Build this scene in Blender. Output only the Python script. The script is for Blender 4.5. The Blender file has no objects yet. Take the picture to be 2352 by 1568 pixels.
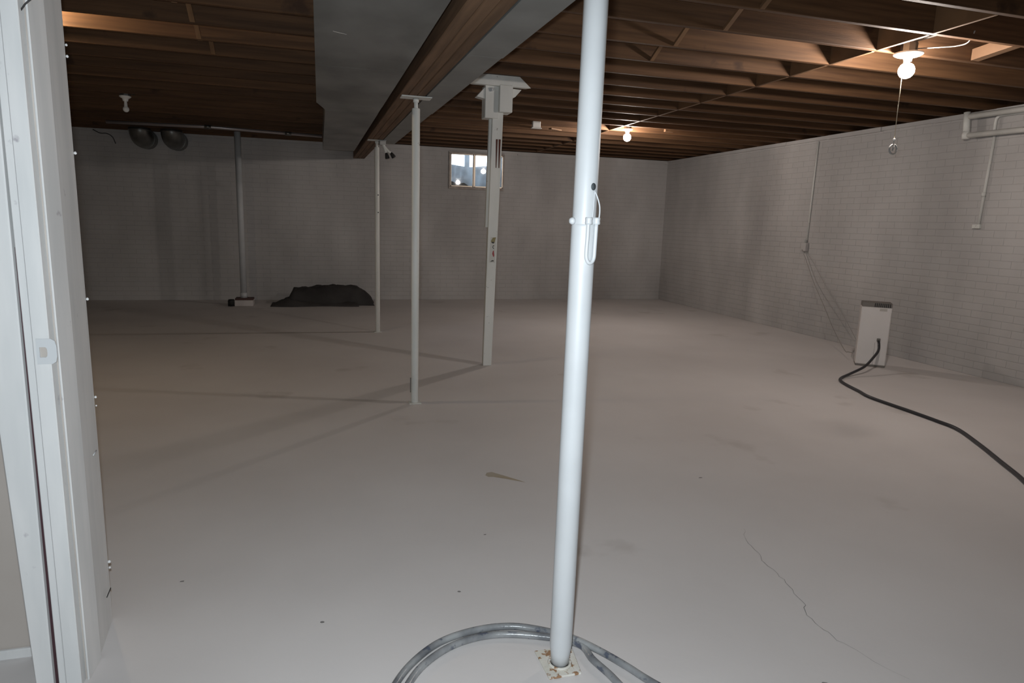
import bpy, bmesh, math, random
from mathutils import Vector, Matrix
random.seed(7)
S = bpy.context.scene
COL = S.collection

# ---------------------------------------------------------------- camera
FPX, YAW, PITCH, ROLL, CAMH = 1516.85, 0.2842170597963453, 0.1777348494911293, 0.03122145921992289, 1.35
fw = Vector((math.sin(YAW)*math.cos(PITCH), math.cos(YAW)*math.cos(PITCH), -math.sin(PITCH)))
rt = Vector((math.cos(YAW), -math.sin(YAW), 0)); up = rt.cross(fw)
c_, s_ = math.cos(ROLL), math.sin(ROLL)
r2, u2 = c_*rt + s_*up, -s_*rt + c_*up
cam_d = bpy.data.cameras.new('camera'); cam = bpy.data.objects.new('camera', cam_d); COL.objects.link(cam)
cam_d.sensor_width = 36; cam_d.lens = FPX/2352*36; cam_d.clip_start = .02
cam.matrix_world = Matrix(((r2.x, u2.x, -fw.x, 0), (r2.y, u2.y, -fw.y, 0), (r2.z, u2.z, -fw.z, CAMH), (0, 0, 0, 1)))
S.camera = cam
# ---------------------------------------------------------------- world, flash, exposure
S.view_settings.view_transform = 'Standard'; S.view_settings.look = 'None'
S.view_settings.exposure = .25; S.view_settings.gamma = 1; S.view_settings.use_curve_mapping = False
W = bpy.data.worlds.new('dusk_sky'); S.world = W; W.use_nodes = True
bg = W.node_tree.nodes['Background']; bg.inputs[0].default_value = (.72, .84, 1, 1); bg.inputs[1].default_value = 4.5
fl = bpy.data.lights.new('camera_flash', 'AREA'); fl.shape = 'RECTANGLE'; fl.size = .04; fl.size_y = .025
fl.energy = 42; fl.color = (.855, .94, 1.0)
flo = bpy.data.objects.new('camera_flash', fl); COL.objects.link(flo)
flo.matrix_world = cam.matrix_world.copy(); flo.location = Vector((0, 0, CAMH)) + .05*u2 - .03*r2 + .03*fw
BULB_L, BULB_C = 560, (1.0, .895, .82, 1)
BULB_FAR, BULB_LEFT = 580, 430

# ---------------------------------------------------------------- room numbers (metres)
XR, YB, ZT = 6.196, 11.316, 2.553      # right wall, back wall, joist bottoms
XL, YF = -4.4, -1.6
WIN = (2.118, 3.05, 1.915, 2.475)      # window opening x0 x1 z0 z1

# ---------------------------------------------------------------- helpers
def hexa(bm, P):
    v = [bm.verts.new(p) for p in P]
    for f in ((0,3,2,1),(4,5,6,7),(0,1,5,4),(1,2,6,5),(2,3,7,6),(3,0,4,7)):
        bm.faces.new([v[i] for i in f])
    return v
def box(bm, x0, x1, y0, y1, z0, z1):
    return hexa(bm, [(x0,y0,z0),(x1,y0,z0),(x1,y1,z0),(x0,y1,z0),(x0,y0,z1),(x1,y0,z1),(x1,y1,z1),(x0,y1,z1)])
def obox(bm, c, size, rz=0, tilt=None):
    M = Matrix.Rotation(rz, 3, 'Z')
    if tilt is not None: M = M @ tilt
    hx, hy, hz = size[0]/2, size[1]/2, size[2]/2
    pts = [(-hx,-hy,-hz),(hx,-hy,-hz),(hx,hy,-hz),(-hx,hy,-hz),(-hx,-hy,hz),(hx,-hy,hz),(hx,hy,hz),(-hx,hy,hz)]
    return hexa(bm, [Vector(c) + M @ Vector(p) for p in pts])
def tube(bm, pts, r, n=10, cap=True, smooth=True, radii=None):
    pts = [Vector(p) for p in pts]; rings = []; prev = None
    for i, p in enumerate(pts):
        t = (pts[min(i+1, len(pts)-1)] - pts[max(i-1, 0)]).normalized()
        if prev is None:
            a = Vector((0,0,1)) if abs(t.z) < .9 else Vector((1,0,0))
            prev = t.cross(a).normalized()
        prev = (prev - t*prev.dot(t)).normalized(); b = t.cross(prev)
        rr = radii[i] if radii else r
        rings.append([bm.verts.new(p + rr*(math.cos(2*math.pi*k/n)*prev + math.sin(2*math.pi*k/n)*b)) for k in range(n)])
    for A, B in zip(rings, rings[1:]):
        for k in range(n):
            f = bm.faces.new((A[k], A[(k+1)%n], B[(k+1)%n], B[k])); f.smooth = smooth
    if cap:
        bm.faces.new(list(reversed(rings[0]))); bm.faces.new(rings[-1])
def spline(P, k=8, closed=False):
    P = [Vector(p) for p in P]; out = []; n = len(P)
    for i in range(n-1):
        a, b, c, d = P[max(i-1,0)], P[i], P[i+1], P[min(i+2,n-1)]
        for j in range(k):
            t = j/k
            out.append(.5*((2*b)+(-a+c)*t+(2*a-5*b+4*c-d)*t*t+(-a+3*b-3*c+d)*t**3))
    return out + [P[-1]]
def lathe(bm, prof, c, n=24, smooth=True, axis=None):
    M = Matrix.Identity(3) if axis is None else Vector((0,0,1)).rotation_difference(Vector(axis)).to_matrix()
    rings = []
    for r, z in prof:
        if r < 1e-6: rings.append([bm.verts.new(Vector(c) + M @ Vector((0,0,z)))])
        else: rings.append([bm.verts.new(Vector(c) + M @ Vector((r*math.cos(2*math.pi*k/n), r*math.sin(2*math.pi*k/n), z))) for k in range(n)])
    for A, B in zip(rings, rings[1:]):
        for k in range(n):
            q = [A[k % len(A)], A[(k+1) % len(A)], B[(k+1) % len(B)], B[k % len(B)]]
            q = [v for i, v in enumerate(q) if v not in q[:i]]
            if len(q) > 2:
                f = bm.faces.new(q); f.smooth = smooth
def NB(): return bmesh.new()
def bev(bm, w, seg=1):
    bmesh.ops.bevel(bm, geom=list(bm.edges), offset=w, segments=seg, affect='EDGES', profile=.5, clamp_overlap=True)
def obj(name, bm, m, parent=None, loc=None):
    bmesh.ops.recalc_face_normals(bm, faces=list(bm.faces))
    me = bpy.data.meshes.new(name); bm.to_mesh(me); bm.free()
    me.materials.append(m)
    o = bpy.data.objects.new(name, me); COL.objects.link(o)
    if loc: o.location = loc
    if parent is not None:
        o.parent = parent
        o.matrix_parent_inverse = Matrix.Translation(-Vector(parent.location))
    return o
def tag(o, label=None, cat=None, group=None, kind=None):
    if label: o['label'] = label
    if cat: o['category'] = cat
    if group: o['group'] = group
    if kind: o['kind'] = kind
    return o
def thing(name, label, cat, loc, group=None):
    o = bpy.data.objects.new(name, None); COL.objects.link(o); o.location = loc; o.empty_display_size = .1
    return tag(o, label, cat, group)
def structure(name, bm, m): return tag(obj(name, bm, m), kind='structure')

# ---------------------------------------------------------------- materials
def mat(name, col, rough=.6, metal=0, col2=None, scale=3, stretch=(1,1,1), lo=.35, hi=.65, bump=0, bscale=60, detail=4,
        rnd=0, speck=None, sscale=40, samt=.62, coord='Object', spec=.5):
    m = bpy.data.materials.new(name); m.use_nodes = True; N = m.node_tree.nodes; L = m.node_tree.links
    P = N['Principled BSDF']; P.inputs['Base Color'].default_value = (*col, 1)
    P.inputs['Roughness'].default_value = rough; P.inputs['Metallic'].default_value = metal
    P.inputs['Specular IOR Level'].default_value = spec
    tc = N.new('ShaderNodeTexCoord'); mp = N.new('ShaderNodeMapping'); mp.inputs['Scale'].default_value = stretch
    if coord == 'World':
        geo = N.new('ShaderNodeNewGeometry'); out_co = geo.outputs['Position']
    else: out_co = tc.outputs[coord]
    if rnd:
        oi = N.new('ShaderNodeObjectInfo'); vm = N.new('ShaderNodeVectorMath'); vm.operation = 'ADD'
        mul = N.new('ShaderNodeMath'); mul.operation = 'MULTIPLY'; mul.inputs[1].default_value = 37
        L.new(oi.outputs['Random'], mul.inputs[0]); L.new(out_co, vm.inputs[0]); L.new(mul.outputs[0], vm.inputs[1]); out_co = vm.outputs[0]
    L.new(out_co, mp.inputs['Vector'])
    last = None
    if col2:
        n = N.new('ShaderNodeTexNoise'); n.inputs['Scale'].default_value = scale; n.inputs['Detail'].default_value = detail
        L.new(mp.outputs[0], n.inputs['Vector'])
        r = N.new('ShaderNodeValToRGB'); r.color_ramp.elements[0].position = lo; r.color_ramp.elements[1].position = hi
        r.color_ramp.elements[0].color = (*col, 1); r.color_ramp.elements[1].color = (*col2, 1)
        L.new(n.outputs['Fac'], r.inputs[0]); last = r.outputs[0]
    if speck:
        n = N.new('ShaderNodeTexNoise'); n.inputs['Scale'].default_value = sscale; n.inputs['Detail'].default_value = 5
        L.new(out_co, n.inputs['Vector'])
        r = N.new('ShaderNodeValToRGB'); r.color_ramp.elements[0].position = samt; r.color_ramp.elements[1].position = samt+.06
        r.color_ramp.elements[0].color = (0,0,0,1); r.color_ramp.elements[1].color = (1,1,1,1)
        L.new(n.outputs['Fac'], r.inputs[0])
        mx = N.new('ShaderNodeMix'); mx.data_type = 'RGBA'
        L.new(r.outputs[0], mx.inputs[0]); mx.inputs[7].default_value = (*speck, 1)
        if last: L.new(last, mx.inputs[6])
        else: mx.inputs[6].default_value = (*col, 1)
        last = mx.outputs[2]
    if rnd:
        hs = N.new('ShaderNodeHueSaturation'); mr = N.new('ShaderNodeMapRange')
        mr.inputs[3].default_value = 1-rnd; mr.inputs[4].default_value = 1+rnd
        L.new(oi.outputs['Random'], mr.inputs[0]); L.new(mr.outputs[0], hs.inputs['Value'])
        if last: L.new(last, hs.inputs['Color'])
        else: hs.inputs['Color'].default_value = (*col, 1)
        last = hs.outputs[0]
    if last: L.new(last, P.inputs['Base Color'])
    if bump:
        n = N.new('ShaderNodeTexNoise'); n.inputs['Scale'].default_value = bscale; n.inputs['Detail'].default_value = 4
        L.new(mp.outputs[0], n.inputs['Vector'])
        b = N.new('ShaderNodeBump'); b.inputs['Strength'].default_value = bump; b.inputs['Distance'].default_value = .01
        L.new(n.outputs['Fac'], b.inputs['Height']); L.new(b.outputs[0], P.inputs['Normal'])
    return m
def emit(name, col, s):
    m = bpy.data.materials.new(name); m.use_nodes = True; N = m.node_tree.nodes; L = m.node_tree.links
    N.remove(N['Principled BSDF']); e = N.new('ShaderNodeEmission'); e.inputs[0].default_value = col; e.inputs[1].default_value = s
    L.new(e.outputs[0], N['Material Output'].inputs[0]); return m

M_floor = mat('painted_concrete_floor', (.60,.567,.552), .62, col2=(.68,.647,.632), scale=.9, lo=.3, hi=.7, bump=.06, bscale=35, speck=(.545,.51,.49), sscale=1.3, samt=.64, spec=.35)
M_brick = mat('white_painted_brick', (.36,.345,.335), .75, col2=(.55,.53,.515), scale=1.0, stretch=(1,1,.5), lo=.3, hi=.66, bump=.12, bscale=40, spec=.3, coord='World')
M_mortar = mat('painted_mortar', (.36,.345,.335), .85, col2=(.50,.485,.475), scale=1.0, stretch=(1,1,.5), lo=.3, hi=.66, spec=.2, coord='World')
M_white = mat('white_enamel_paint', (.535,.55,.56), .45, col2=(.575,.59,.60), scale=6, speck=(.55,.53,.50), sscale=38, samt=.71)
M_post = mat('old_white_paint', (.64,.645,.61), .5, col2=(.72,.715,.68), scale=9, stretch=(1,1,.25), speck=(.36,.34,.31), sscale=26, samt=.69)
M_jamb = mat('glossy_jamb_paint', (.63,.635,.63), .4, col2=(.72,.715,.705), scale=4, stretch=(4,4,.6), speck=(.42,.40,.42), sscale=16, samt=.70)
M_groove = mat('shaded_recess_tan', (.46,.42,.38), .7, col2=(.36,.32,.29), scale=9, stretch=(1,1,.4))  # darker tan that carries the shade of the recessed groove and latch hole
M_gap = mat('gap_shade_tone', (.05,.02,.025), .9)  # near-black colour standing in for the shade between boards
M_tan = mat('tan_wall_paint', (.44,.39,.35), .7, col2=(.48,.43,.39), scale=3)
WOODX = dict(stretch=(.35,7,7), scale=5, bump=.1, bscale=30, rnd=.22, lo=.3, hi=.72)
M_joist = mat('joist_wood', (.068,.033,.015), .7, col2=(.130,.066,.030), speck=(.05,.024,.012), sscale=3.2, samt=.66, spec=.3, **WOODX)
M_beam = mat('beam_wood', (.14,.083,.048), .7, col2=(.21,.125,.072), stretch=(7,.35,7), scale=5, bump=.1, bscale=30, rnd=.12, spec=.3)
M_bridge = mat('bridging_wood', (.15,.08,.038), .7, col2=(.21,.115,.055), stretch=(5,1,1), scale=5, rnd=.15)
M_sub = mat('subfloor_board', (.10,.055,.03), .8, col2=(.15,.085,.045), stretch=(3,.4,3), scale=4)
M_galv = mat('dull_galvanised_steel', (.17,.175,.168), .42, metal=.5, col2=(.29,.295,.285), scale=3.2, stretch=(1,.6,1), bump=.03, bscale=12)
M_greyduct = mat('grey_sheet_metal', (.24,.245,.235), .55, metal=.3, col2=(.29,.295,.285), scale=4)
M_darkgalv = mat('dark_galvanised_pipe', (.16,.16,.15), .35, metal=.8, col2=(.22,.22,.21), scale=8)
M_porc = mat('white_porcelain', (.8,.79,.76), .3)
M_bulb_on = emit('glowing_bulb_near', BULB_C, BULB_L)
M_bulb_far = emit('glowing_bulb_far', BULB_C, BULB_FAR)
M_bulb_left = emit('glowing_bulb_left', (1.0,.78,.52,1), BULB_LEFT)
M_bulb_off = mat('frosted_bulb_glass', (.72,.72,.70), .3)
M_chain = mat('brass_bead_chain', (.75,.66,.5), .35, metal=.6)
M_grey = mat('grey_plastic', (.35,.35,.34), .5)
M_unit = mat('white_appliance_plastic', (.66,.63,.61), .45, col2=(.68,.65,.63), scale=5)
M_vent = mat('dark_vent_plastic', (.17,.155,.14), .6)
M_label = mat('printed_label', (.36,.34,.30), .6, col2=(.55,.52,.48), scale=60, stretch=(1,1,8), coord='Generated')
M_rubber = mat('black_rubber_hose', (.022,.022,.026), .42)
M_wire = mat('thin_grey_cord', (.30,.28,.26), .6)
M_darkwire = mat('dark_cable', (.03,.028,.028), .6)
M_hose = mat('dirty_grey_vinyl', (.15,.155,.165), .25, col2=(.34,.345,.345), scale=9, speck=(.09,.10,.13), sscale=24, samt=.58, bump=.1)
M_rust = mat('chipped_rusty_plate', (.66,.64,.60), .6, col2=(.60,.57,.50), scale=12, speck=(.30,.17,.09), sscale=55, samt=.54, bump=.2)
M_tarp = mat('charcoal_tarp', (.030,.027,.026), .8, col2=(.045,.041,.039), scale=6, bump=.25, bscale=18)
M_tarp2 = mat('charcoal_tarp_worn', (.042,.037,.036), .85, col2=(.06,.054,.052), scale=6, bump=.25, bscale=18)
M_redwood = mat('bare_red_brown_wood', (.075,.02,.014), .8, col2=(.11,.035,.02), scale=9, stretch=(6,6,1))
M_black = mat('black_matte', (.012,.012,.012), .7)
M_holedark = mat('dark_hole', (.05,.06,.065), .7)
M_crack = mat('hairline_crack', (.20,.19,.18), .9)
M_stain = mat('tan_floor_stain', (.40,.335,.24), .8, col2=(.42,.37,.30), scale=8)
M_frame = mat('weathered_window_frame', (.40,.36,.32), .5, col2=(.28,.23,.20), scale=12)
M_winmetal = mat('aluminium_sash', (.46,.40,.33), .35, metal=.5)
M_well = mat('corrugated_well_steel', (.36,.38,.39), .6, metal=.2, col2=(.22,.22,.22), scale=5)
M_soil = mat('dark_soil', (.06,.05,.04), .95, col2=(.11,.095,.08), scale=8, bump=.5, bscale=12)
M_snow = mat('old_snow', (.75,.77,.8), .8)
M_pad = mat('white_plastic_block', (.60,.55,.53), .6)
M_brownlid = mat('brown_wood_lid', (.10,.055,.05), .8)
M_stk = {k: mat('sticker_'+k, c, .6) for k, c in dict(paper=(.56,.55,.51), olive=(.26,.22,.10), dark=(.04,.035,.03), red=(.33,.05,.055)).items()}
# window glass: clear pane with a mirror-like surface and a little grime
M_glass = bpy.data.materials.new('grimy_window_glass'); M_glass.use_nodes = True
N = M_glass.node_tree.nodes; L = M_glass.node_tree.links; N.remove(N['Principled BSDF'])
tr = N.new('ShaderNodeBsdfTransparent'); tr.inputs[0].default_value = (.86,.9,.92,1); gl = N.new('ShaderNodeBsdfGlossy'); gl.inputs['Roughness'].default_value = .02
df = N.new('ShaderNodeBsdfDiffuse'); df.inputs[0].default_value = (.45,.42,.38,1)
fr = N.new('ShaderNodeFresnel'); fr.inputs[0].default_value = 1.5
no = N.new('ShaderNodeTexNoise'); no.inputs['Scale'].default_value = 5; no.inputs['Detail'].default_value = 3
tc = N.new('ShaderNodeTexCoord'); L.new(tc.outputs['Object'], no.inputs['Vector'])
mr = N.new('ShaderNodeMapRange'); mr.inputs[1].default_value = .35; mr.inputs[2].default_value = .75; mr.inputs[3].default_value = .03; mr.inputs[4].default_value = .22
L.new(no.outputs['Fac'], mr.inputs[0])
m1 = N.new('ShaderNodeMixShader'); m2 = N.new('ShaderNodeMixShader')
L.new(mr.outputs[0], m1.inputs[0]); L.new(tr.outputs[0], m1.inputs[1]); L.new(df.outputs[0], m1.inputs[2])
L.new(fr.outputs[0], m2.inputs[0]); L.new(m1.outputs[0], m2.inputs[1]); L.new(gl.outputs[0], m2.inputs[2]); L.new(m2.outputs[0], N['Material Output'].inputs[0])

# ================================================================= SETTING
bm = NB(); box(bm, XL-.3, XR+.3, YF-.3, YB+.3, -.12, 0); floor = structure('floor', bm, M_floor)
def ribbon(pts, w, z=.0006):
    bm = NB(); pts = [Vector((x, y, 0)) for x, y in pts]; prev = None
    for i, p in enumerate(pts):
        t = (pts[min(i+1,len(pts)-1)]-pts[max(i-1,0)]).normalized(); n = Vector((-t.y, t.x, 0)); ww = w*(.35+.65*math.sin(math.pi*(i+.5)/len(pts)))*random.uniform(.5,1.2)
        a = bm.verts.new(p+n*ww/2+Vector((0,0,z))); b = bm.verts.new(p-n*ww/2+Vector((0,0,z)))
        if prev: bm.faces.new((prev[0], prev[1], b, a))
        prev = (a, b)
    return bm
def jag(P, k=6, a=.008):
    out = []
    for (x0,y0),(x1,y1) in zip(P, P[1:]):
        for j in range(k):
            t = j/k; out.append((x0+(x1-x0)*t+random.uniform(-a,a), y0+(y1-y0)*t+random.uniform(-a,a)))
    return out+[P[-1]]
obj('crack', ribbon(jag([(1.846,2.425),(1.789,2.32),(1.744,2.153),(1.73,1.999),(1.691,1.852),(1.638,1.725),(1.655,1.596),(1.724,1.404)]), .0022), M_crack, floor)
def blot(pts):
    bm = NB(); bm.faces.new([bm.verts.new((x, y, .0005)) for x, y in pts]); return bm
obj('stain', blot([(.834,3.29),(.85,3.325),(.88,3.33),(.93,3.27),(1.0,3.18),(1.02,3.15),(.93,3.22),(.87,3.26),(.845,3.265)]), M_stain, floor)
for x, y, r in ((1.99,3.02,.012),(-.52,2.5,.009),(.47,2.2,.007),(.67,2.62,.006),(-.02,2.12,.007),(1.45,1.45,.01)):
    obj('stain', blot([(x+r*math.cos(a)*random.uniform(.6,1.6), y+r*math.sin(a)*random.uniform(.4,1)) for a in [k*.9 for k in range(7)]]), M_crack, floor)

# ---- brick walls
CH, BLN = ZT/36, .2127                 # course height, brick + joint length
def brick_bm(bm, o, ux, d, c=.0022, w=None):
    """one brick face: o lower-left corner, ux along the wall, d out of the wall"""
    w = w or BLN-.002; h = CH-.0035; uz = Vector((0,0,1)); o = Vector(o); D = .0028
    def P(a, b, e): return bm.verts.new(o + ux*a + uz*b + d*e)
    B = [P(0,0,0),P(w,0,0),P(w,h,0),P(0,h,0)]
    Mm = [P(0,0,D-c*.7),P(w,0,D-c*.7),P(w,h,D-c*.7),P(0,h,D-c*.7)]
    T = [P(c,c,D),P(w-c,c,D),P(w-c,h-c,D),P(c,h-c,D)]
    for A, C in ((B,Mm),(Mm,T)):
        for k in range(4): bm.faces.new((A[k],A[(k+1)%4],C[(k+1)%4],C[k]))
    bm.faces.new(T)
# right wall: mortar slab, nearest visible bricks as single parts, the others joined
bm = NB(); box(bm, XR+.0030, XR+.25, YF, YB+.25, 0, ZT-.005); wall_right = structure('wall_right', bm, M_mortar)
right = []
for r in range(36):
    y = YF + (BLN/2 if r % 2 else 0)
    while y < YB-.01:
        right.append((y, r*CH+.0025)); y += BLN
def inframe(p):
    d = Vector(p)-Vector((0,0,CAMH)); z = d.dot(fw)
    if z <= 0: return False
    return d.dot(r2)/z*FPX < 1176 and abs(d.dot(u2)/z*FPX) < 784
right.sort(key=lambda b: (0 if inframe((XR, b[0]+BLN, b[1])) else 1, b[0]))
bm = NB(); brick_bm(bm, (0,0,0), Vector((0,1,0)), Vector((-1,0,0)))
first = obj('brick', bm, M_brick, wall_right); first.location = (XR+.0028, right[0][0], right[0][1])
for y, z in right[1:300]:
    o = first.copy(); COL.objects.link(o); o.location = (XR+.0028, y, z)
bm = NB()
for y, z in right[300:]: brick_bm(bm, (XR+.0028, y, z), Vector((0,1,0)), Vector((-1,0,0)), w=min(BLN-.002, YB-y))
tag(obj('brick_courses', bm, M_brick, wall_right), kind='stuff')
# back wall with window opening
bm = NB()
x0, x1, z0, z1 = WIN
YM = YB+.003
box(bm, XL, x0, YM, YB+.25, 0, ZT-.02); box(bm, x1, XR+.006, YM, YB+.25, 0, ZT-.02)
box(bm, x0, x1, YM, YB+.25, 0, z0); box(bm, x0, x1, YM, YB+.25, z1, ZT-.02)
wall_back = structure('wall_back', bm, M_mortar)
bm = NB()
for r in range(36):
    x = XL + (BLN/2 if r % 2 else 0); z = r*CH+.0025
    while x < XR-.02:
        w = min(BLN-.002, XR-x)
        if not (x+w > x0-.01 and x < x1+.01 and z+CH > z0-.02):
            brick_bm(bm, (x, YB+.0028, z), Vector((1,0,0)), Vector((0,-1,0)), w=w)
        elif z+CH > z0-.02:
            if x < x0-.02: brick_bm(bm, (x, YB+.0028, z), Vector((1,0,0)), Vector((0,-1,0)), w=x0-.012-x)
            if x+w > x1+.02: brick_bm(bm, (x1+.012, YB+.0028, z), Vector((1,0,0)), Vector((0,-1,0)), w=x+w-x1-.012)
        x += BLN
tag(obj('brick_courses', bm, M_brick, wall_back), kind='stuff')
bm = NB(); box(bm, XL-.2, XL, YF, YB+.25, 0, ZT+.24); structure('wall_left', bm, M_brick)
bm = NB(); box(bm, XL-.2, XR+.25, YF-.2, YF, 0, ZT+.24); structure('wall_front', bm, M_brick)
# partition beside the camera, with its low base strip
bm = NB(); box(bm, XL, -.80, 2.15, 2.27, 0, 2.50); structure('wall_partition', bm, M_tan)
bm = NB(); box(bm, XL, -.81, 2.135, 2.15, 0, .032); bev(bm, .004); structure('baseboard_left', bm, M_jamb)
# sill plates on the walls
def sill(name, segs, along_x):
    bm = NB()
    for a, b, z, w in segs:
        if along_x: box(bm, a, b, YB-w, YB+.1, z, ZT+(.0))
        else: box(bm, XR-w, XR+.1, a, b, z, ZT+.0)
    return structure(name, bm, M_brick)
sill('trim_1', [(.9, 1.98, 2.492, .02), (1.98, 3.3, 2.515, .02), (3.3, XR+.1, 2.497, .02)], True)
a = YF; segs = []
while a < YB-.05:
    b = min(a+random.uniform(.5,1.3), YB-.02); segs.append((a, b, random.uniform(2.502,2.518), random.uniform(.012,.03))); a = b
sill('trim_2', segs, False)

# ---- ceiling: subfloor slab, joists, bridging, blocking
bm = NB(); box(bm, XL-.2, XR+.3, YF-.2, YB+.3, 2.79, 2.83); ceiling = structure('ceiling', bm, M_sub)
def joist(x0, x1, y, z0, parent=ceiling, th=.038):
    bm = NB(); sag = random.uniform(-.004,.004)
    n = 1
    box(bm, x0, x1, -th/2, th/2, z0+sag, 2.79); bev(bm, .003)
    o = obj('joist', bm, M_joist, parent, (0, y+th/2, 0)); return o
JR = [2.98+.43*k for k in range(-10, 20) if 2.98+.43*k < YB+.1]
JL = [4.80+.43*k for k in range(-14, 16) if 4.80+.43*k < YB-.05]
for y in JR: joist(.66, XR+.22, y, ZT+.002)
for y in JL: joist(XL, .655, y, 2.517)
bm = NB(); box(bm, XR+.22, XR+.26, YF, YB+.25, ZT, 2.79); obj('rim_joist', bm, M_joist, ceiling)
bm = NB(); box(bm, XL, XR+.2, YB+.13, YB+.17, ZT-.02, 2.79); obj('rim_joist', bm, M_joist, ceiling)
for ya, yb in zip(JR, JR[1:]):        # solid blocking row at x = 3.6
    if ya < 2.9: continue
    bm = NB(); box(bm, 3.588, 3.613, ya+.038, yb, ZT+.002, 2.79); bev(bm, .002); obj('blocking', bm, M_bridge, ceiling)
def cross(x, ya, yb, zlow, both=True):
    for s in ((0,1) if both else (0,)):
        bm = NB()
        p0, p1 = Vector((x+.03*s, ya+.038, zlow+.012)), Vector((x+.03*s, yb, 2.772))
        if s: p0.z, p1.z = p1.z, p0.z
        d = (p1-p0); n = d.normalized().cross(Vector((1,0,0)))*.009; e = Vector((.03,0,0))
        hexa(bm, [p0-n-e*.5, p1-n-e*.5, p1-n+e*.5, p0-n+e*.5, p0+n-e*.5, p1+n-e*.5, p1+n+e*.5, p0+n+e*.5])
        obj('bridging', bm, M_bridge, ceiling)
for i, (ya, yb) in enumerate(zip(JR, JR[1:])):
    if 2.9 < ya < 4.6: cross(2.30+.05*(i % 3), ya, yb, ZT)
for i, (ya, yb) in enumerate(zip(JL, JL[1:])):
    if 4.3 < ya < 5.5: cross(-.80+.03*(i % 2), ya, yb, 2.515)
# wide orange brace in the bay beside the near bulb
bm = NB(); p = [(4.40,3.835,2.565),(4.47,3.835,2.565),(4.47,3.45,2.60),(4.40,3.45,2.60)]
hexa(bm, p + [(a, b, c+.075) for a, b, c in p]); obj('bridging', bm, M_bridge, ceiling)

# ---- window
win = tag(thing('window_1', None, None, (2.58, YB, 2.2)), kind='structure')
YG = 11.29
bm = NB()
for (a, b, c, d) in ((x0-.018, x1+.018, z0-.03, z0+.012), (x0-.018, x1+.018, z1-.012, z1+.022), (x0-.018, x0+.014, z0, z1), (x1-.014, x1+.018, z0, z1)):
    box(bm, a, b, YB-.02, YB+.10, c, d)
bev(bm, .003); obj('frame', bm, M_frame, win)
bm = NB(); box(bm, 2.522, 2.545, YG-.012, YG+.02, z0+.012, z1-.012); bev(bm, .003); obj('mullion', bm, M_winmetal, win)
for a, b, yy in ((x0+.014, 2.524, YG+.006), (2.543, x1-.014, YG-.004)):
    bm = NB()
    for q in ((a, a+.012, z0+.012, z1-.012), (b-.012, b, z0+.012, z1-.012), (a, b, z0+.012, z0+.028), (a, b, z1-.026, z1-.012)):
        box(bm, q[0], q[1], yy, yy+.014, q[2], q[3])
    sash = obj('sash', bm, M_winmetal, win)
    bm = NB(); q = .008 if a > 2.4 else 0; hexa(bm, [(a+.012,yy+.005-q,z0+.028),(b-.012,yy+.005+q,z0+.028),(b-.012,yy+.009+q,z0+.028),(a+.012,yy+.009-q,z0+.028),(a+.012,yy+.005-q,z1-.026),(b-.012,yy+.005+q,z1-.026),(b-.012,yy+.009+q,z1-.026),(a+.012,yy+.009-q,z1-.026)]); obj('pane', bm, M_glass, sash)
# outside: window well, earth and snow
bm = NB(); prev = None
for k in range(61):
    t = math.pi*k/60; rr = .012*math.sin(k*1.6)
    x = 2.585 - (.62+rr)*math.cos(t); y = YB+.26 + (.55+rr)*math.sin(t)
    zt = 2.335 + .012*math.sin(x*9)
    a = bm.verts.new((x, y, 1.75)); b = bm.verts.new((x, y, zt)); c = bm.verts.new((x, y+.004, zt))
    if prev:
        f = bm.faces.new((prev[0], a, b, prev[1])); f.smooth = True
        bm.faces.new((prev[1], b, c, prev[2]))
    prev = (a, b, c)
tag(obj('window_well', bm, M_well), 'curved corrugated steel window well outside the small basement window', 'window well')
bm = NB(); G = {}
for i in range(25):
    for j in range(9):
        x = 1.7+i*.075; y = YB+.25+j*.085
        x = 2.585+max(-.55, min(.55, x-2.585)); y = min(y, YB+.26+.48*math.sqrt(1-((x-2.585)/.57)**2))
        h = 1.86 + .12*math.exp(-((x-2.35)/.3)**2)*j/8 + .03*math.sin(i*1.7+j) + (.06*j/8)
        G[i,j] = bm.verts.new((x, y, h))
for i in range(24):
    for j in range(8):
        f = bm.faces.new((G[i,j],G[i+1,j],G[i+1,j+1],G[i,j+1])); f.smooth = True
bmesh.ops.solidify(bm, geom=list(bm.faces), thickness=.05)
tag(obj('well_soil', bm, M_soil), 'dark heaped soil at the bottom of the window well', 'soil', kind='stuff')
bm = NB(); box(bm, 2.625, 2.715, 12.5, 12.56, 1.4, 3.3); bev(bm, .006)
tag(obj('fence_post', bm, M_well), 'grey upright post standing outdoors beyond the left window pane', 'post')
bm = NB()
box(bm, -3, 9, 12.16, 16, 1.3, 2.10); tag(obj('ground', bm, M_snow), kind='structure')

# ================================================================= DUCT, BEAM AND POSTS
def zb(y): return 2.105+.0167*y                     # underside of beam and duct falls slightly towards the camera
def slab(bm, x0, x1, y0, y1, dz0, ztop):
    hexa(bm, [(x0,y0,zb(y0)+dz0),(x1,y0,zb(y0)+dz0),(x1,y1,zb(y1)+dz0),(x0,y1,zb(y1)+dz0),(x0,y0,ztop),(x1,y0,ztop),(x1,y1,ztop),(x0,y1,ztop)])
duct = thing('air_duct', 'broad rectangular galvanised air duct hung under the joists left of the wooden beam', 'duct', (.24, 4, 2.2))
def duct_sec(xa, xb, ya, yb):
    bm = NB(); slab(bm, xa, xb, ya, yb, 0, 2.50); bev(bm, .0012)
    return obj('duct_section', bm, M_galv, duct)
ys = [YF+.05, .55, 2.45, 4.0, 5.44]
for a, b in zip(ys, ys[1:]): duct_sec(-.008, .48, a, b-.001)
bm = NB()
v = [(-.008,5.44),(.48,5.44),(.48,5.80),(.058,5.80)]
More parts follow.
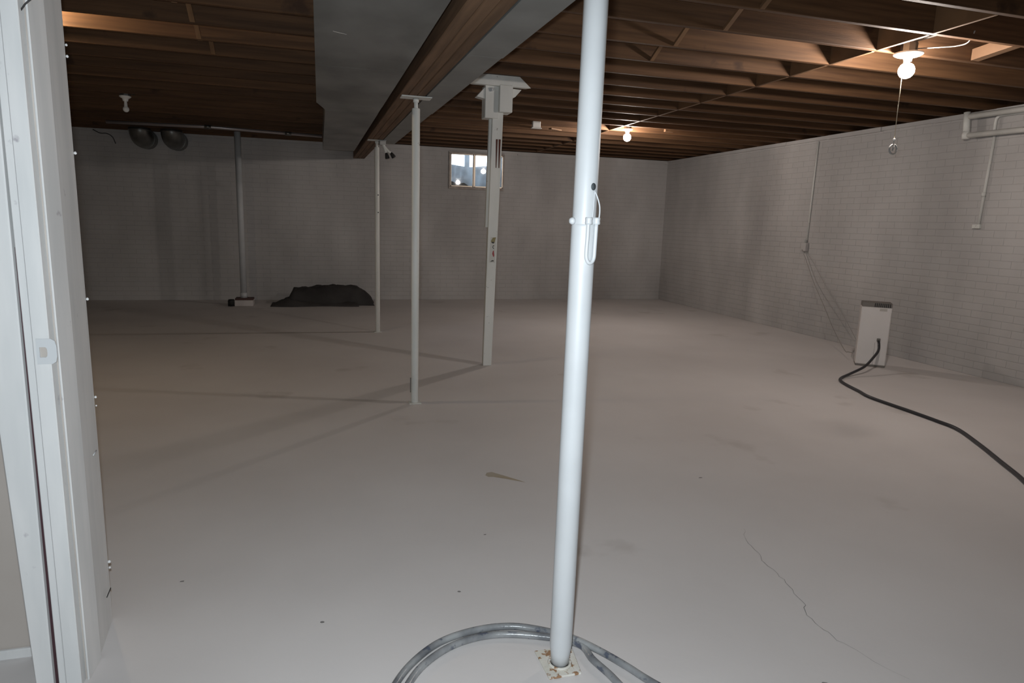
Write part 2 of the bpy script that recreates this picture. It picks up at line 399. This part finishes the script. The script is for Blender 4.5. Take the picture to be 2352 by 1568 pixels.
hexa(bm, [(x,y,zb(y)) for x,y in v]+[(x,y,2.50) for x,y in v]); bev(bm, .004); obj('duct_reducer', bm, M_galv, duct)
for a, b in ((5.804,7.6),(7.604,9.84)): duct_sec(.058, .48, a, b)
bm = NB(); d = [(.072,3.21),(.098,3.225),(.133,3.245),(.131,3.252),(.095,3.236),(.071,3.219)]
bm.faces.new([bm.verts.new((x,y,zb(y)-.0012)) for x,y in d]); obj('scratch', bm, M_porc, duct)

beam = thing('support_beam', 'long brown laminated wooden main beam resting on the row of steel posts', 'beam', (.63, 5, 2.2))
for k in range(3):
    xa = .538+k*.0595
    bm = NB(); slab(bm, xa, xa+.0575, YF+.02, 11.30, random.uniform(0,.003), 2.55 if k == 2 else 2.512); bev(bm, .004)
    obj('beam_ply', bm, M_beam, beam)
g = thing('narrow_duct', 'flat narrow grey duct running along the right side of the wooden beam', 'duct', (.81, 5, 2.2))
ys = [YF+.05, 1.2, 3.42, 5.6, 8.45]
for a, b in zip(ys, ys[1:]):
    bm = NB(); slab(bm, .722, .905-.012*(b-3)/5, a, b-.001, .002, 2.542); bev(bm, .001); obj('duct_section', bm, M_greyduct, g)

# ---- near post
NX, NY = .690, 1.722
def nx(z): return NX+.0063*z
p = thing('jack_post', 'bright white round steel jack post in the foreground with a pin and rusty base plate', 'post', (NX, NY, 0))
bm = NB(); lathe(bm, [(.001,.006),(.027,.006),(.031,.05),(.0342,.075),(.0342,1.345),(.0335,1.352),(.030,1.354)], (0,0,0), 32)
for v in bm.verts: v.co.x += nx(v.co.z); v.co.y += NY
obj('lower_tube', bm, M_white, p)
ztop = zb(NY)-.001
bm = NB(); lathe(bm, [(.0325,1.34),(.0325,ztop-.008),(.0,ztop-.008)], (0,0,0), 32)
for v in bm.verts: v.co.x += nx(v.co.z); v.co.y += NY
obj('upper_tube', bm, M_white, p)
bm = NB(); obox(bm, (nx(2.13), NY, ztop-.004), (.13,.13,.008)); obj('top_plate', bm, M_white, p)
bm = NB(); q = [(.636,1.664),(.741,1.664),(.757,1.795),(.633,1.800)]
hexa(bm, [(x,y,0) for x,y in q]+[(x,y,.007) for x,y in q]); bev(bm, .002); obj('base_plate', bm, M_rust, p)
bm = NB(); tube(bm, [(NX+.033*math.cos(a), NY+.033*math.sin(a), .010) for a in [k*math.pi/12 for k in range(25)]], .005, 6); obj('weld', bm, M_rust, p)
U = Vector((.927,-.376,0)); Nn = Vector((-.376,-.927,0))
def pl(u, n, z): return Vector((nx(z), NY, z)) + U*u + Nn*n
# pull-pin hole, pin head, pin collars, spring clip and wire
bm = NB(); lathe(bm, [(0,.0),(.0075,.0),(.0075,.0014),(0,.0014)], pl(.020,.0257,1.452), 16, axis=(U*.6+Nn*.8)); bmesh.ops.scale(bm, vec=(1,1,1.3), space=Matrix.Translation(-pl(.020,.0257,1.452)), verts=list(bm.verts)); obj('pin_hole', bm, M_holedark, p)
bm = NB(); lathe(bm, [(0,-.003),(.009,-.003),(.010,.004),(.006,.010),(0,.011)], pl(-.030,.018,1.360), 16, axis=-U*.85+Nn*.5); obj('pin_head', bm, M_white, p)
bm = NB()
for u, n in ((.013,.036),(.034,.016)):
    lathe(bm, [(.004,-.010),(.0095,-.010),(.0105,-.006),(.0095,0),(.0105,.005),(.009,.009),(.004,.009)], pl(u,n,1.362), 16)
obj('pin_collar', bm, M_white, p)
loop = [pl(.012,.038,1.354), pl(.012,.0385,1.32), pl(.011,.0385,1.28), pl(.012,.0385,1.262), pl(.018,.036,1.250), pl(.026,.031,1.250), pl(.032,.026,1.262), pl(.033,.024,1.29), pl(.034,.019,1.354)]
bm = NB(); tube(bm, spline(loop, 5), .0056, 8); obj('spring_clip', bm, M_white, p)
bm = NB(); tube(bm, spline([pl(.024,.024,1.440), pl(.031,.025,1.428), pl(.039,.024,1.405), pl(.041,.022,1.385), pl(.040,.018,1.366)], 6), .0020, 6)
tube(bm, spline([pl(.024,.025,1.438), pl(.024,.026,1.41), pl(.022,.028,1.368)], 5), .0018, 6); obj('pin_wire', bm, M_white, p)

# ---- two slimmer round posts on the beam line
def slim_post(x, y, zs, label, r=.028):
    zt = zb(y)-.001
    p = thing('jack_post', label, 'post', (x, y, 0), 'slim round posts under the beam')
    bm = NB(); lathe(bm, [(r*.8,.004),(r,.012),(r,zs),(r*.9,zs+.004),(.010,zs+.004)], (x,y,0), 24); obj('tube', bm, M_post, p)
    bm = NB(); lathe(bm, [(.0135,zs),(.0135,zt-.035),(.020,zt-.035),(.020,zt-.012),(.004,zt-.012)], (x,y,0), 16); obj('screw', bm, M_post, p)
    bm = NB(); box(bm, x-.105, x+.105, y-.055, y+.055, zt-.008, zt); bev(bm, .002); obj('cap_plate', bm, M_post, p)
    bm = NB(); box(bm, x-.045, x+.045, y-.045, y+.045, 0, .006); bev(bm, .002); obj('base_plate', bm, M_post, p)
    return p
a = slim_post(.656, 4.80, 2.105, 'nearer slim white round post under the beam, with a T-shaped cap plate')
bm = NB(); obox(bm, (.656-.034, 4.77, .145), (.008,.014,.11)); bev(bm, .002); obj('bracket', bm, M_vent, a)
b = slim_post(.648, 8.03, 2.155, 'farthest slim white post under the beam, beside the dark twin lamp fitting')
for zz in (1.62, 1.42):
    bm = NB(); lathe(bm, [(0,0),(.007,0),(.007,.003),(0,.003)], (.648+.010, 8.03-.0275, zz), 10, axis=(.3,-1,0)); obj('adjust_hole', bm, M_holedark, b)

# ---- square post with wooden head
sp = thing('square_post', 'square white painted post with a blocky wooden head and a worn sticker, under the joists', 'post', (1.512, 6.03, 0))
def qp(cx, cy, w, d, rz, z):
    M = Matrix.Rotation(rz, 3, 'Z'); return [Vector((cx,cy,z))+M@Vector((sx*w/2, sy*d/2, 0)) for sx, sy in ((-1,-1),(1,-1),(1,1),(-1,1))]
RZ = -.12
bm = NB(); hexa(bm, qp(1.514,6.03,.082,.09,RZ,0)+qp(1.556,6.03,.098,.10,RZ,2.32)); bev(bm, .004); obj('shaft', bm, M_post, sp)
bm = NB(); hexa(bm, qp(1.517,6.055,.09,.06,RZ,1.30)+qp(1.540,6.055,.108,.06,RZ,2.28)); bev(bm, .004); obj('side_board', bm, M_post, sp)
bm = NB(); box(bm, 1.428, 1.552, 5.97, 6.10, 2.262, 2.54); bev(bm, .004); obj('head_block', bm, M_post, sp)
bm = NB(); box(bm, 1.548, 1.668, 5.925, 6.09, 2.315, 2.545); bev(bm, .004); obj('head_block', bm, M_post, sp)
bm = NB(); hexa(bm, [(1.352,5.985,2.440),(1.43,5.985,2.425),(1.43,6.07,2.425),(1.352,6.07,2.440),(1.43,5.985,2.528),(1.53,5.985,2.535),(1.53,6.07,2.535),(1.43,6.07,2.528)]); bev(bm, .003); obj('gusset', bm, M_post, sp)
bm = NB(); hexa(bm, [(1.66,5.96,2.445),(1.70,5.96,2.455),(1.70,6.05,2.455),(1.66,6.05,2.445),(1.66,5.96,2.525),(1.758,5.96,2.522),(1.758,6.05,2.522),(1.66,6.05,2.525)]); bev(bm, .003); obj('gusset', bm, M_post, sp)
bm = NB(); tube(bm, [(1.47,5.955,2.50),(1.50,5.985,2.51)], .017, 10); obj('bolt', bm, M_white, sp)
bm = NB(); hexa(bm, [(1.26,5.93,2.535),(1.84,5.93,2.535),(1.80,5.988,2.535),(1.30,5.988,2.535),(1.36,5.93,2.625),(1.73,5.93,2.625),(1.73,5.988,2.625),(1.36,5.988,2.625)]); bev(bm, .003); obj('bearing_board', bm, M_post, sp)
def on_front(u, z, n=.0):   # point on the shaft's front face
    cx = 1.514+(1.556-1.514)*z/2.32; M = Matrix.Rotation(RZ, 3, 'Z')
    d = .045+.005*z/2.32
    return Vector((cx, 6.03, z)) + M @ Vector((u, -d-n, 0))
for uu, w in ((.000,.013),(.026,.016)):
    bm = NB(); P = []
    for n in (0, .003):
        P += [on_front(uu-w*.25+.004,1.835,n), on_front(uu+w*.25+.004,1.835,n), on_front(uu+w*.62,2.085,n), on_front(uu-w*.62,2.085,n)]
    hexa(bm, [P[i] for i in range(8)]); obj('bare_wood_strip', bm, M_redwood, sp)
def decal(name, m, poly, parent, n=.0012):
    bm = NB(); bm.faces.new([bm.verts.new(on_front(u,z,n)) for u, z in poly]); return obj(name, bm, m, parent)
st = decal('sticker', M_stk['paper'], [(-.026,.982),(.030,.978),(.034,1.205),(-.018,1.215)], sp)
decal('sticker_print', M_stk['olive'], [(-.016,1.175),(-.004,1.160),(.020,1.165),(.026,1.195),(.032,1.213),(.002,1.210)], st, .002)
decal('sticker_print', M_stk['dark'], [(-.010,1.163),(.006,1.155),(.018,1.160),(.014,1.170),(-.004,1.172)], st, .0026)
decal('sticker_print', M_stk['dark'], [(.004,1.128),(.016,1.132),(.018,1.140),(.006,1.138),(.000,1.122),(.012,1.106),(.018,1.110),(.008,1.120)], st, .002)
decal('sticker_print', M_stk['red'], [(.002,1.062),(.010,1.040),(.018,1.030),(.022,1.046),(.018,1.075),(.016,1.092),(.008,1.088)], st, .002)
decal('sticker_print', M_stk['dark'], [(-.012,.985),(.004,.992),(.018,.990),(.018,1.002),(.006,1.002),(-.006,.996)], st, .002)

# ================================================================= DOOR POST AT LEFT
dp = thing('door_post', 'white painted door post with strike plate at the left edge of the view', 'door post', (-.74, 2.15, 0))
HP = 2.512
bm = NB(); hexa(bm, [(-.80,1.992,0),(-.674,1.992,0),(-.71,2.295,0),(-.80,2.295,0),(-.80,1.992,HP),(-.674,1.992,HP),(-.71,2.295,HP),(-.80,2.295,HP)]); obj('stud', bm, M_groove, dp)  # only its groove strip shows, shade put into the colour
bm = NB(); f = [(-.6735,2.082),(-.695,2.300),(-.73,2.300),(-.715,2.082)]
hexa(bm, [(x,y,0) for x,y in f]+[(x,y,HP) for x,y in f]); bev(bm, .002); obj('jamb_board', bm, M_jamb, dp)
bm = NB(); f = [(-.672,1.982),(-.6685,2.084),(-.715,2.084),(-.676,1.982)]
hexa(bm, [(x,y,0) for x,y in f]+[(x,y,HP) for x,y in f]); bev(bm, .003); obj('door_stop', bm, M_jamb, dp)
bm = NB(); box(bm, -.722, -.683, 1.955, 1.994, 0, HP); bev(bm, .0025); obj('jamb_board', bm, M_jamb, dp)
bm = NB(); box(bm, -.7415, -.7235, 1.962, 1.994, 0, HP); bev(bm, .002); obj('jamb_edge', bm, M_jamb, dp)
bm = NB(); hexa(bm, [(-.758,1.975,0),(-.7405,1.975,0),(-.7405,1.991,0),(-.758,1.991,0),(-.747,1.975,1.25),(-.7405,1.975,1.25),(-.7405,1.991,1.25),(-.747,1.991,1.25)]); obj('gap_shade', bm, M_gap, dp)  # solid dark sliver drawn for the shade in the open joint
bm = NB(); hexa(bm, [(-.796,1.958,0),(-.7535,1.958,0),(-.7535,1.990,0),(-.796,1.990,0),(-.868,1.958,HP),(-.740,1.958,HP),(-.740,1.990,HP),(-.868,1.990,HP)]); bev(bm, .003); obj('casing_board', bm, M_jamb, dp)
# strike plate, D shaped with a square latch hole
bm = NB(); X0, X1, Z0, Z1, yy = -.7125, -.6665, .950, 1.017, 1.9505
outer = [(X0,Z0),(X1-.012,Z0),(X1-.003,Z0+.006),(X1,Z0+.02),(X1,Z1-.02),(X1-.003,Z1-.006),(X1-.012,Z1),(X0,Z1)]
hole = [(-.7055,.968),(-.692,.968),(-.689,.971),(-.688,.977),(-.688,.987),(-.689,.992),(-.692,.995),(-.7055,.995)]
for i in range(8):
    a, b, c, d = outer[i], outer[(i+1)%8], hole[(i+1)%8], hole[i]
    bm.faces.new([bm.verts.new((q[0], yy, q[1])) for q in (a, b, c, d)])
bmesh.ops.remove_doubles(bm, verts=list(bm.verts), dist=1e-5)
bmesh.ops.solidify(bm, geom=list(bm.faces), thickness=.003); sk = obj('strike_plate', bm, M_white, dp)
bm = NB(); box(bm, -.7055, -.688, 1.9542, 1.9548, .968, .995); obj('latch_hole', bm, M_groove, sk)  # thin sheet whose darker colour stands for shade inside the hole
for z, s in ((1.814,.008),(1.783,.009),(1.513,.010),(1.079,.010),(.768,.009),(.74,.006),(.206,.012),(.185,.009)):
    bm = NB(); lathe(bm, [(0,-s*.5),(s*.35,-s*.3),(s*.45,0),(s*.25,s*.4),(0,s*.5)], (-.692,2.302,z), 7); obj('paint_drip', bm, M_jamb, dp)
bm = NB(); tube(bm, [(-.690,1.978,1.812),(-.672,1.970,1.832),(-.652,1.968,1.850)], .0020, 6); obj('cord_scrap', bm, M_darkwire, dp)
for u in ((-.691,2.235,.13,.05),(-.683,2.19,.62,.035)):
    bm = NB(); tube(bm, [(u[0]+.0115,u[1]-u[3]/2,u[2]),(u[0]+.0095,u[1]+u[3]/2,u[2]+.004)], .0016, 5); obj('scratch', bm, M_darkwire if u[2]<.3 else M_white, dp)

# ================================================================= LIGHT FIXTURES
def fixture(x, y, zplate, zbulb, mbulb, label, lit=True, r=.036, plate_r=.066, chain=None, bay=None):
    f = thing('bare_bulb_light', label, 'light', (x, y, zplate+.05), 'bare bulb ceiling lampholders')
    bm = NB(); lathe(bm, [(0,zplate+.075),(.05,zplate+.075),(.05,zplate+.012),(0,zplate+.012)], (x,y,0), 8, smooth=False); obj('junction_box', bm, M_darkgalv, f)
    bm = NB(); lathe(bm, [(0,zplate+.012),(plate_r,zplate+.012),(plate_r,zplate+.004),(plate_r*.8,zplate-.006),(.030,zplate-.012),(.025,zplate-.03),(.024,zplate-.038),(.016,zplate-.038)], (x,y,0), 24)
    obj('lampholder', bm, M_porc, f)
    bm = NB(); box(bm, x-.012, x+.012, bay[0], bay[1], zplate+.075, zplate+.088); obj('hanger_bar', bm, M_darkgalv, f)
    zt = zplate-.036; bot = zbulb-r
    prof = [(.014,zt),(.014,zt-.012)]
    n = 9; 
    for k in range(n+1):
        a = math.radians(35)+(math.pi-math.radians(35))*k/n
        prof.append((r*math.sin(a) if k < n else 0, zbulb+r*math.cos(a)))
    bm = NB(); lathe(bm, prof, (x,y,0), 20); obj('bulb', bm, mbulb, f)
    if chain:
        bm = NB(); tube(bm, [(x+chain[0],y-.02,zplate-.02),(x+chain[0],y-.025,chain[1])], .0022, 6); obj('pull_chain', bm, M_chain, f)
        bm = NB(); lathe(bm, [(0,.010),(.006,.008),(.007,0),(.005,-.008),(0,-.010)], (x+chain[0],y-.025,chain[1]), 10); kn = obj('knob', bm, M_porc, f)
        bm = NB(); c = Vector((x+chain[0],y-.025,chain[1]-.062)); R_ = .03
        tube(bm, [c+Vector((R_*math.cos(a),0,R_*math.sin(a))) for a in [k*math.pi/12 for k in range(25)]], .006, 7); 
        tube(bm, [c+Vector((0,0,.03)), c+Vector((0,0,.055))], .003, 6); tube(bm, [c+Vector((-.004,0,-.008)), c+Vector((.004,0,.03))], .005, 6)
        obj('pull_ring', bm, M_grey, f)
    return f
fixture(3.768, 3.75, 2.522, 2.425, M_bulb_on, 'lit bare bulb with a long pull chain, nearer and brighter of the two at right', chain=(-.052,1.977), r=.05, plate_r=.09, bay=(JR[11]+.038,JR[12]))
fixture(3.745, 7.93, 2.545, 2.452, M_bulb_far, 'lit bare bulb without chain, farther one, near the back wall right of the white post', r=.048, bay=(JR[21]+.038,JR[22]))
fixture(-1.885, 7.9, 2.488, 2.372, M_bulb_off, 'unlit white bare bulb hanging in the dark left rear corner', r=.03, plate_r=.055, bay=(JL[21]+.038,JL[22]))
fixture(-1.80, 5.11, 2.635, 2.538, M_bulb_left, 'lit bare bulb hidden behind the door post on the left', r=.036, bay=(JL[14]+.038,JL[15]))
# feed cable from the near fixture along the joist
bm = NB(); tube(bm, spline([(3.822,3.73,2.565),(3.87,3.62,2.552),(3.92,3.53,2.545),(3.93,3.46,2.552),(3.90,3.40,2.60)], 6), .004, 7)
tag(obj('feed_cable', bm, M_wire), 'short pale cable looping from the near lampholder to the next joist', 'cable')
# small white junction box on a joist
jb = thing('junction_box', 'small white junction box fixed on a lit joist left of the near white post', 'electrical box', (2.60, 8.10, 2.53))
bm = NB(); box(bm, 2.545, 2.645, 8.085, 8.135, 2.515, 2.59); bev(bm, .004); obj('body', bm, M_porc, jb)
bm = NB(); box(bm, 2.530, 2.658, 8.075, 8.137, 2.503, 2.515); bev(bm, .003); obj('flange', bm, M_porc, jb)
bm = NB(); box(bm, 4.30, 4.42, 7.98, 8.02, 2.565, 2.62); bev(bm, .003); obj('blocking', bm, M_bridge, ceiling)
bm = NB(); obox(bm, (2.93,8.35,2.545), (.20,.05,.018), .5); bev(bm, .002); obj('bridging', bm, M_bridge, ceiling)
# twin lamp fitting at the far post
tw = thing('twin_lamp_fitting', 'small grey fitting with two dark lamp heads hanging beside the farthest post', 'light', (.72, 8.03, 2.2))
bm = NB(); obox(bm, (.705,7.985,2.205), (.075,.05,.05), .3); bev(bm, .005); obj('body', bm, M_grey, tw)
bm = NB(); tube(bm, spline([(.715,7.98,2.19),(.735,7.98,2.14),(.748,7.98,2.10)], 5), .017, 8); tube(bm, spline([(.725,7.98,2.17),(.77,7.98,2.12),(.80,7.98,2.10)], 5), .015, 8); obj('arm', bm, M_post, tw)
for c, ax in (((.756,7.98,2.075),(.2,-.1,-1)), ((.815,7.98,2.085),(.55,-.1,-.8))):
    bm = NB(); lathe(bm, [(0,-.02),(.014,-.02),(.02,0),(.026,.03),(.024,.042),(0,.042)], c, 14, axis=ax); obj('lamp_head', bm, M_black, tw)

# ================================================================= PIPES
# round elbows and the long pipe at the back left
for x, lab in ((-2.44,'round galvanised duct elbow in the back left corner, left one of the pair'), (-2.03,'round galvanised duct elbow in the back left corner, right one of the pair')):
    e = thing('duct_elbow', lab, 'duct', (x, 10.9, 2.4), 'round duct elbows')
    pts = [(x,10.88,2.513),(x,10.88,2.50)]
    for k in range(1, 8):
        a = math.pi/2*k/7; pts.append((x, 10.88+.14*(1-math.cos(a)), 2.50-.10*math.sin(a)))
    pts.append((x, 11.31, 2.40))
    R_ = .142
    bm = NB(); tube(bm, pts, R_, 24); obj('elbow', bm, M_darkgalv, e)
    bm = NB(); tube(bm, [(x,10.88,2.475),(x,10.88,2.495)], R_+.006, 24); tube(bm, [(x,11.09,2.40),(x,11.105,2.40)], R_+.005, 24); obj('seam_ring', bm, M_darkgalv, e)
pp = thing('ceiling_pipe', 'long grey metal pipe running under the joists along the back left wall', 'pipe', (-1.3, 9.9, 2.47))
bm = NB(); tube(bm, [(-2.62,9.98,2.47),(-1.4,9.85,2.472),(.05,10.12,2.475)], .022, 12); obj('pipe_run', bm, mat('galvanised_pipe', (.42,.38,.38), .35, metal=.6), pp)
for x, y in ((-1.4,9.85),(-.4,10.03)):
    bm = NB(); tube(bm, [(x-.04,y,2.472),(x+.04,y+.01,2.472)], .028, 12); obj('coupling', bm, M_darkgalv, pp)
bm = NB(); tube(bm, spline([(-3.15,11.31,2.50),(-3.05,11.26,2.45),(-2.95,11.22,2.445),(-2.88,11.22,2.40),(-2.85,11.24,2.31)], 6), .006, 7)
tag(obj('hanging_cable', bm, M_darkwire), 'thin dark cable end curling down the back wall beside the duct elbows', 'cable')
# drain pipe standing on a white block
sb = thing('sump_block', 'low white block with brown top at the foot of the back wall pipe', 'block', (-1.11, 10.6, 0))
bm = NB(); box(bm, -1.245, -.985, 10.52, 10.74, 0, .088); bev(bm, .006); obj('block', bm, M_pad, sb)
bm = NB(); box(bm, -1.24, -.985, 10.55, 10.74, .088, .115); bev(bm, .003); obj('lid', bm, M_brownlid, sb)
dr = thing('drain_pipe', 'tall white vertical drain pipe rising beside the back wall left of the duct', 'pipe', (-1.115, 10.66, .115))
bm = NB(); tube(bm, [(-1.125,10.66,.115),(-1.125,10.66,2.52)], .045, 20); obj('pipe_run', bm, M_white, dr)
bm = NB(); tube(bm, [(-1.125,10.66,.115),(-1.125,10.66,.19)], .052, 20); obj('coupling', bm, M_white, dr)
bm = NB(); lathe(bm, [(0,0),(.05,0),(.05,.075),(.04,.10),(0,.10)], (-1.29,10.55,0), 14)
tag(obj('small_pot', bm, M_black), 'small black pot on the floor left of the white block', 'pot')
# white pipes at the top of the right wall
wp = thing('pipe_frame', 'white painted pipes running along the top of the right wall in the corner of view', 'pipe', (6.1, 5.0, 2.4))
bm = NB(); tube(bm, [(6.115,5.262,2.335),(6.115,5.285,2.55)], .030, 14); obj('pipe_run', bm, M_post, wp)
bm = NB(); tube(bm, [(6.10,5.24,2.505),(6.10,2.2,2.46)], .026, 14); obj('pipe_run', bm, M_post, wp)
bm = NB(); tube(bm, [(6.115,5.29,2.330),(6.115,2.2,2.27)], .026, 14); obj('pipe_run', bm, M_post, wp)
bm = NB(); lathe(bm, [(0,-.04),(.032,-.035),(.036,0),(.032,.035),(0,.04)], (6.115,5.264,2.333), 14); obj('elbow', bm, M_post, wp)
bm = NB(); tube(bm, spline([(6.17,5.02,2.32),(6.17,5.02,2.44),(6.17,5.00,2.475),(6.17,4.94,2.485),(6.17,4.3,2.47)], 5), .013, 10); obj('pipe_run', bm, M_post, wp)
def wall_conduit(y0, y1, z0, z1, r, label, boxsize):
    c = thing('wall_conduit', label, 'conduit', (XR-.02, y0, z0))
    bm = NB(); tube(bm, [(XR-r,y1,z1),(XR-r,y0,z0)], r, 10); obj('pipe_run', bm, M_post, c)
    return c
c1 = wall_conduit(7.42, 7.40, 1.24, 2.50, .011, 'thin white conduit down the right wall to an outlet, farther one', 0)
bm = NB(); box(bm, XR-.05, XR-.001, 7.385, 7.475, 1.10, 1.21); bev(bm, .004); obj('outlet_box', bm, M_brick, c1)
bm = NB(); tube(bm, [(XR-.02,7.425,1.205),(XR-.02,7.423,1.245)], .016, 10); obj('fitting', bm, M_grey, c1)
c2 = wall_conduit(5.045, 5.02, 1.47, 2.31, .013, 'thin white conduit down the right wall, nearer one, ending without an outlet', 0)
bm = NB(); box(bm, XR-.03, XR-.001, 5.02, 5.10, 1.435, 1.475); bev(bm, .003); obj('end_fitting', bm, M_post, c2)
bm = NB(); tube(bm, [(XR-.02,5.036,1.74),(XR-.02,5.036,1.78)], .019, 10); obj('fitting', bm, M_post, c2)

# ================================================================= DEHUMIDIFIER AND HOSES
dh = thing('dehumidifier', 'white boxy dehumidifier standing on the floor in front of the right wall', 'appliance', (5.44, 5.40, 0))
A = Vector((5.333,5.484,0)); B = Vector((5.545,5.307,0)); ux = (B-A).normalized(); back = Vector((-ux.y, ux.x, 0))
if back.y < 0: back = -back
wd = (B-A).length; DP = .20; HT = .662
def dhbox(a0, a1, b0, b1, z0, z1, m, name, bv=.004, parent=None):
    bm = NB(); q = [A+ux*a0+back*b0, A+ux*a1+back*b0, A+ux*a1+back*b1, A+ux*a0+back*b1]
    hexa(bm, [Vector((v.x,v.y,z0)) for v in q]+[Vector((v.x,v.y,z1)) for v in q]); bev(bm, bv)
    return obj(name, bm, m, parent or dh)
dhbox(.004, wd-.004, .004, DP-.004, 0, .018, M_vent, 'base', .002)
dhbox(0, wd, 0, DP, .018, HT-.045, M_unit, 'body', .008)
dhbox(.003, wd-.003, .003, DP-.003, HT-.045, HT, M_vent, 'top_grille', .003)
for k in range(9): dhbox(.115+.017*k, .123+.017*k, -.003, .004, HT-.042, HT-.004, M_black, 'vent_slot', .0008)
dhbox(.165, .232, -.0015, .001, HT-.082, HT-.056, M_label, 'rating_label', .0003)
dhbox(.158, .160, -.001, .002, .02, .255, M_vent, 'panel_seam', .0002)
dhbox(.172, .205, -.014, .002, .268, .300, M_vent, 'hose_socket', .003)
hs = A+ux*.188-back*.02
P = [(hs.x,hs.y,.275), (hs.x-.02,hs.y-.03,.245), (hs.x-.06,hs.y-.07,.19), (5.27,5.20,.135), (5.08,5.10,.075), (4.86,5.03,.03), (4.68,4.95,.013), (4.58,4.85,.013), (4.51,4.70,.013), (4.44,4.48,.013), (4.373,4.285,.013), (4.353,3.92,.013), (4.332,3.633,.013), (4.298,3.428,.013), (4.131,3.13,.013), (3.946,2.84,.013), (3.772,2.575,.013), (3.5,2.25,.013), (3.1,1.95,.016)]
bm = NB(); tube(bm, spline(P, 8), .0125, 12)
tag(obj('drain_hose', bm, M_rubber), 'thick black hose snaking over the floor from the white dehumidifier', 'hose')
bm = NB(); tube(bm, spline([(6.14,7.44,1.12),(6.15,7.34,.97),(6.13,7.15,.72),(6.02,6.80,.46),(5.85,6.40,.22),(5.60,5.93,.07),(5.46,5.72,.09),(5.385,5.575,.11)], 7), .004, 7)
tag(obj('power_cord', bm, M_wire), 'thin grey power cord sagging from the wall outlet to the dehumidifier', 'cord')
bm = NB(); tube(bm, spline([(6.15,7.42,1.12),(6.165,7.25,.98),(6.165,6.95,.67),(6.15,6.55,.31),(5.95,6.1,.08),(5.72,5.84,.008),(5.64,5.76,.006)], 7), .0022, 6)
tag(obj('thin_wire', bm, M_wire), 'very thin second wire hanging from the outlet on the right wall', 'wire')

r = .0115
P = [(1.15,1.10),(1.05,1.36),(.929,1.565),(.885,1.652),(.832,1.73),(.772,1.812),(.707,1.876),(.601,1.931),(.483,1.941),(.36,1.911),(.266,1.844),(.189,1.745),(.115,1.58),(.09,1.32),(.2,1.06),(.45,.96),(.70,1.06),(.80,1.30),(.832,1.50),(.822,1.61),(.795,1.707),(.783,1.785),(.698,1.846),(.546,1.899),(.413,1.889),(.300,1.826),(.222,1.73),(.150,1.56),(.13,1.34),(.24,1.12),(.48,1.03)]
bm = NB(); tube(bm, spline([(x, y, r+.0005 + (.006 if abs(x-.775) < .06 and 1.7 < y < 1.83 and i < 10 else 0)) for i, (x, y) in enumerate(P)], 8), r, 12)
tag(obj('coiled_hose', bm, M_hose), 'dirty grey vinyl hose looped on the floor around the near white post', 'hose')

# ================================================================= TARP HEAP
def heap(name, m, prof, y0, y1, parent, seed, edge=.5):
    rnd = random.Random(seed); bm = NB(); nx_, ny_ = 44, 16; V = {}
    ph = [rnd.uniform(0,6) for _ in range(6)]
    def H(x):
        for (a, ha), (b, hb) in zip(prof, prof[1:]):
            if a <= x <= b:
                t = (x-a)/(b-a); return ha+(hb-ha)*t
        return 0
    xa, xb = prof[0][0], prof[-1][0]
    for i in range(nx_+1):
        x = xa+(xb-xa)*i/nx_
        for j in range(ny_+1):
            t = j/ny_; y = y0+(y1-y0)*t + .03*math.sin(x*7+ph[0])
            s = min(1, (t/.16)**.6) if t < .16 else (1 if t < .6 else max(0, 1-((t-.6)/.4)**1.6))
            z = H(x)*s + (.010*math.sin(x*23+t*9+ph[1])+.008*math.sin(x*11-t*17+ph[2])+.006*math.sin(x*41+t*31+ph[3]))*min(1, s*1.2)*min(1, H(x)*12)
            V[i,j] = bm.verts.new((x, y, max(.004, z)))
    for i in range(nx_):
        for j in range(ny_):
            f = bm.faces.new((V[i,j],V[i+1,j],V[i+1,j+1],V[i,j+1])); f.smooth = True
    # skirt down to the floor
    per = [(i,0) for i in range(nx_+1)]+[(nx_,j) for j in range(1,ny_+1)]+[(i,ny_) for i in range(nx_-1,-1,-1)]+[(0,j) for j in range(ny_-1,0,-1)]
    low = [bm.verts.new((V[k].co.x, V[k].co.y, .001)) for k in per]
    for a in range(len(per)):
        b = (a+1) % len(per); bm.faces.new((V[per[a]], V[per[b]], low[b], low[a]))
    bm.faces.new(low)
    return obj(name, bm, m, parent)
th = thing('tarp_heap', 'folded charcoal tarp lying in a heap on the floor near the back wall', 'tarp', (.05, 10.7, 0))
heap('lower_fold', M_tarp2, [(-.74,.004),(-.66,.035),(-.58,.075),(-.48,.095),(-.2,.06),(.3,.055),(.50,.06),(.555,.03)], 10.42, 10.95, th, 3)
heap('upper_fold', M_tarp, [(-.57,.06),(-.52,.10),(-.46,.12),(-.43,.235),(-.30,.255),(-.1,.275),(.05,.295),(.40,.295),(.56,.27),(.66,.20),(.76,.12),(.80,.05)], 10.50, 11.05, th, 5)
heap('trailing_fold', M_tarp, [(.5,.03),(.6,.06),(.78,.075),(.815,.02)], 10.80, 11.12, th, 9)
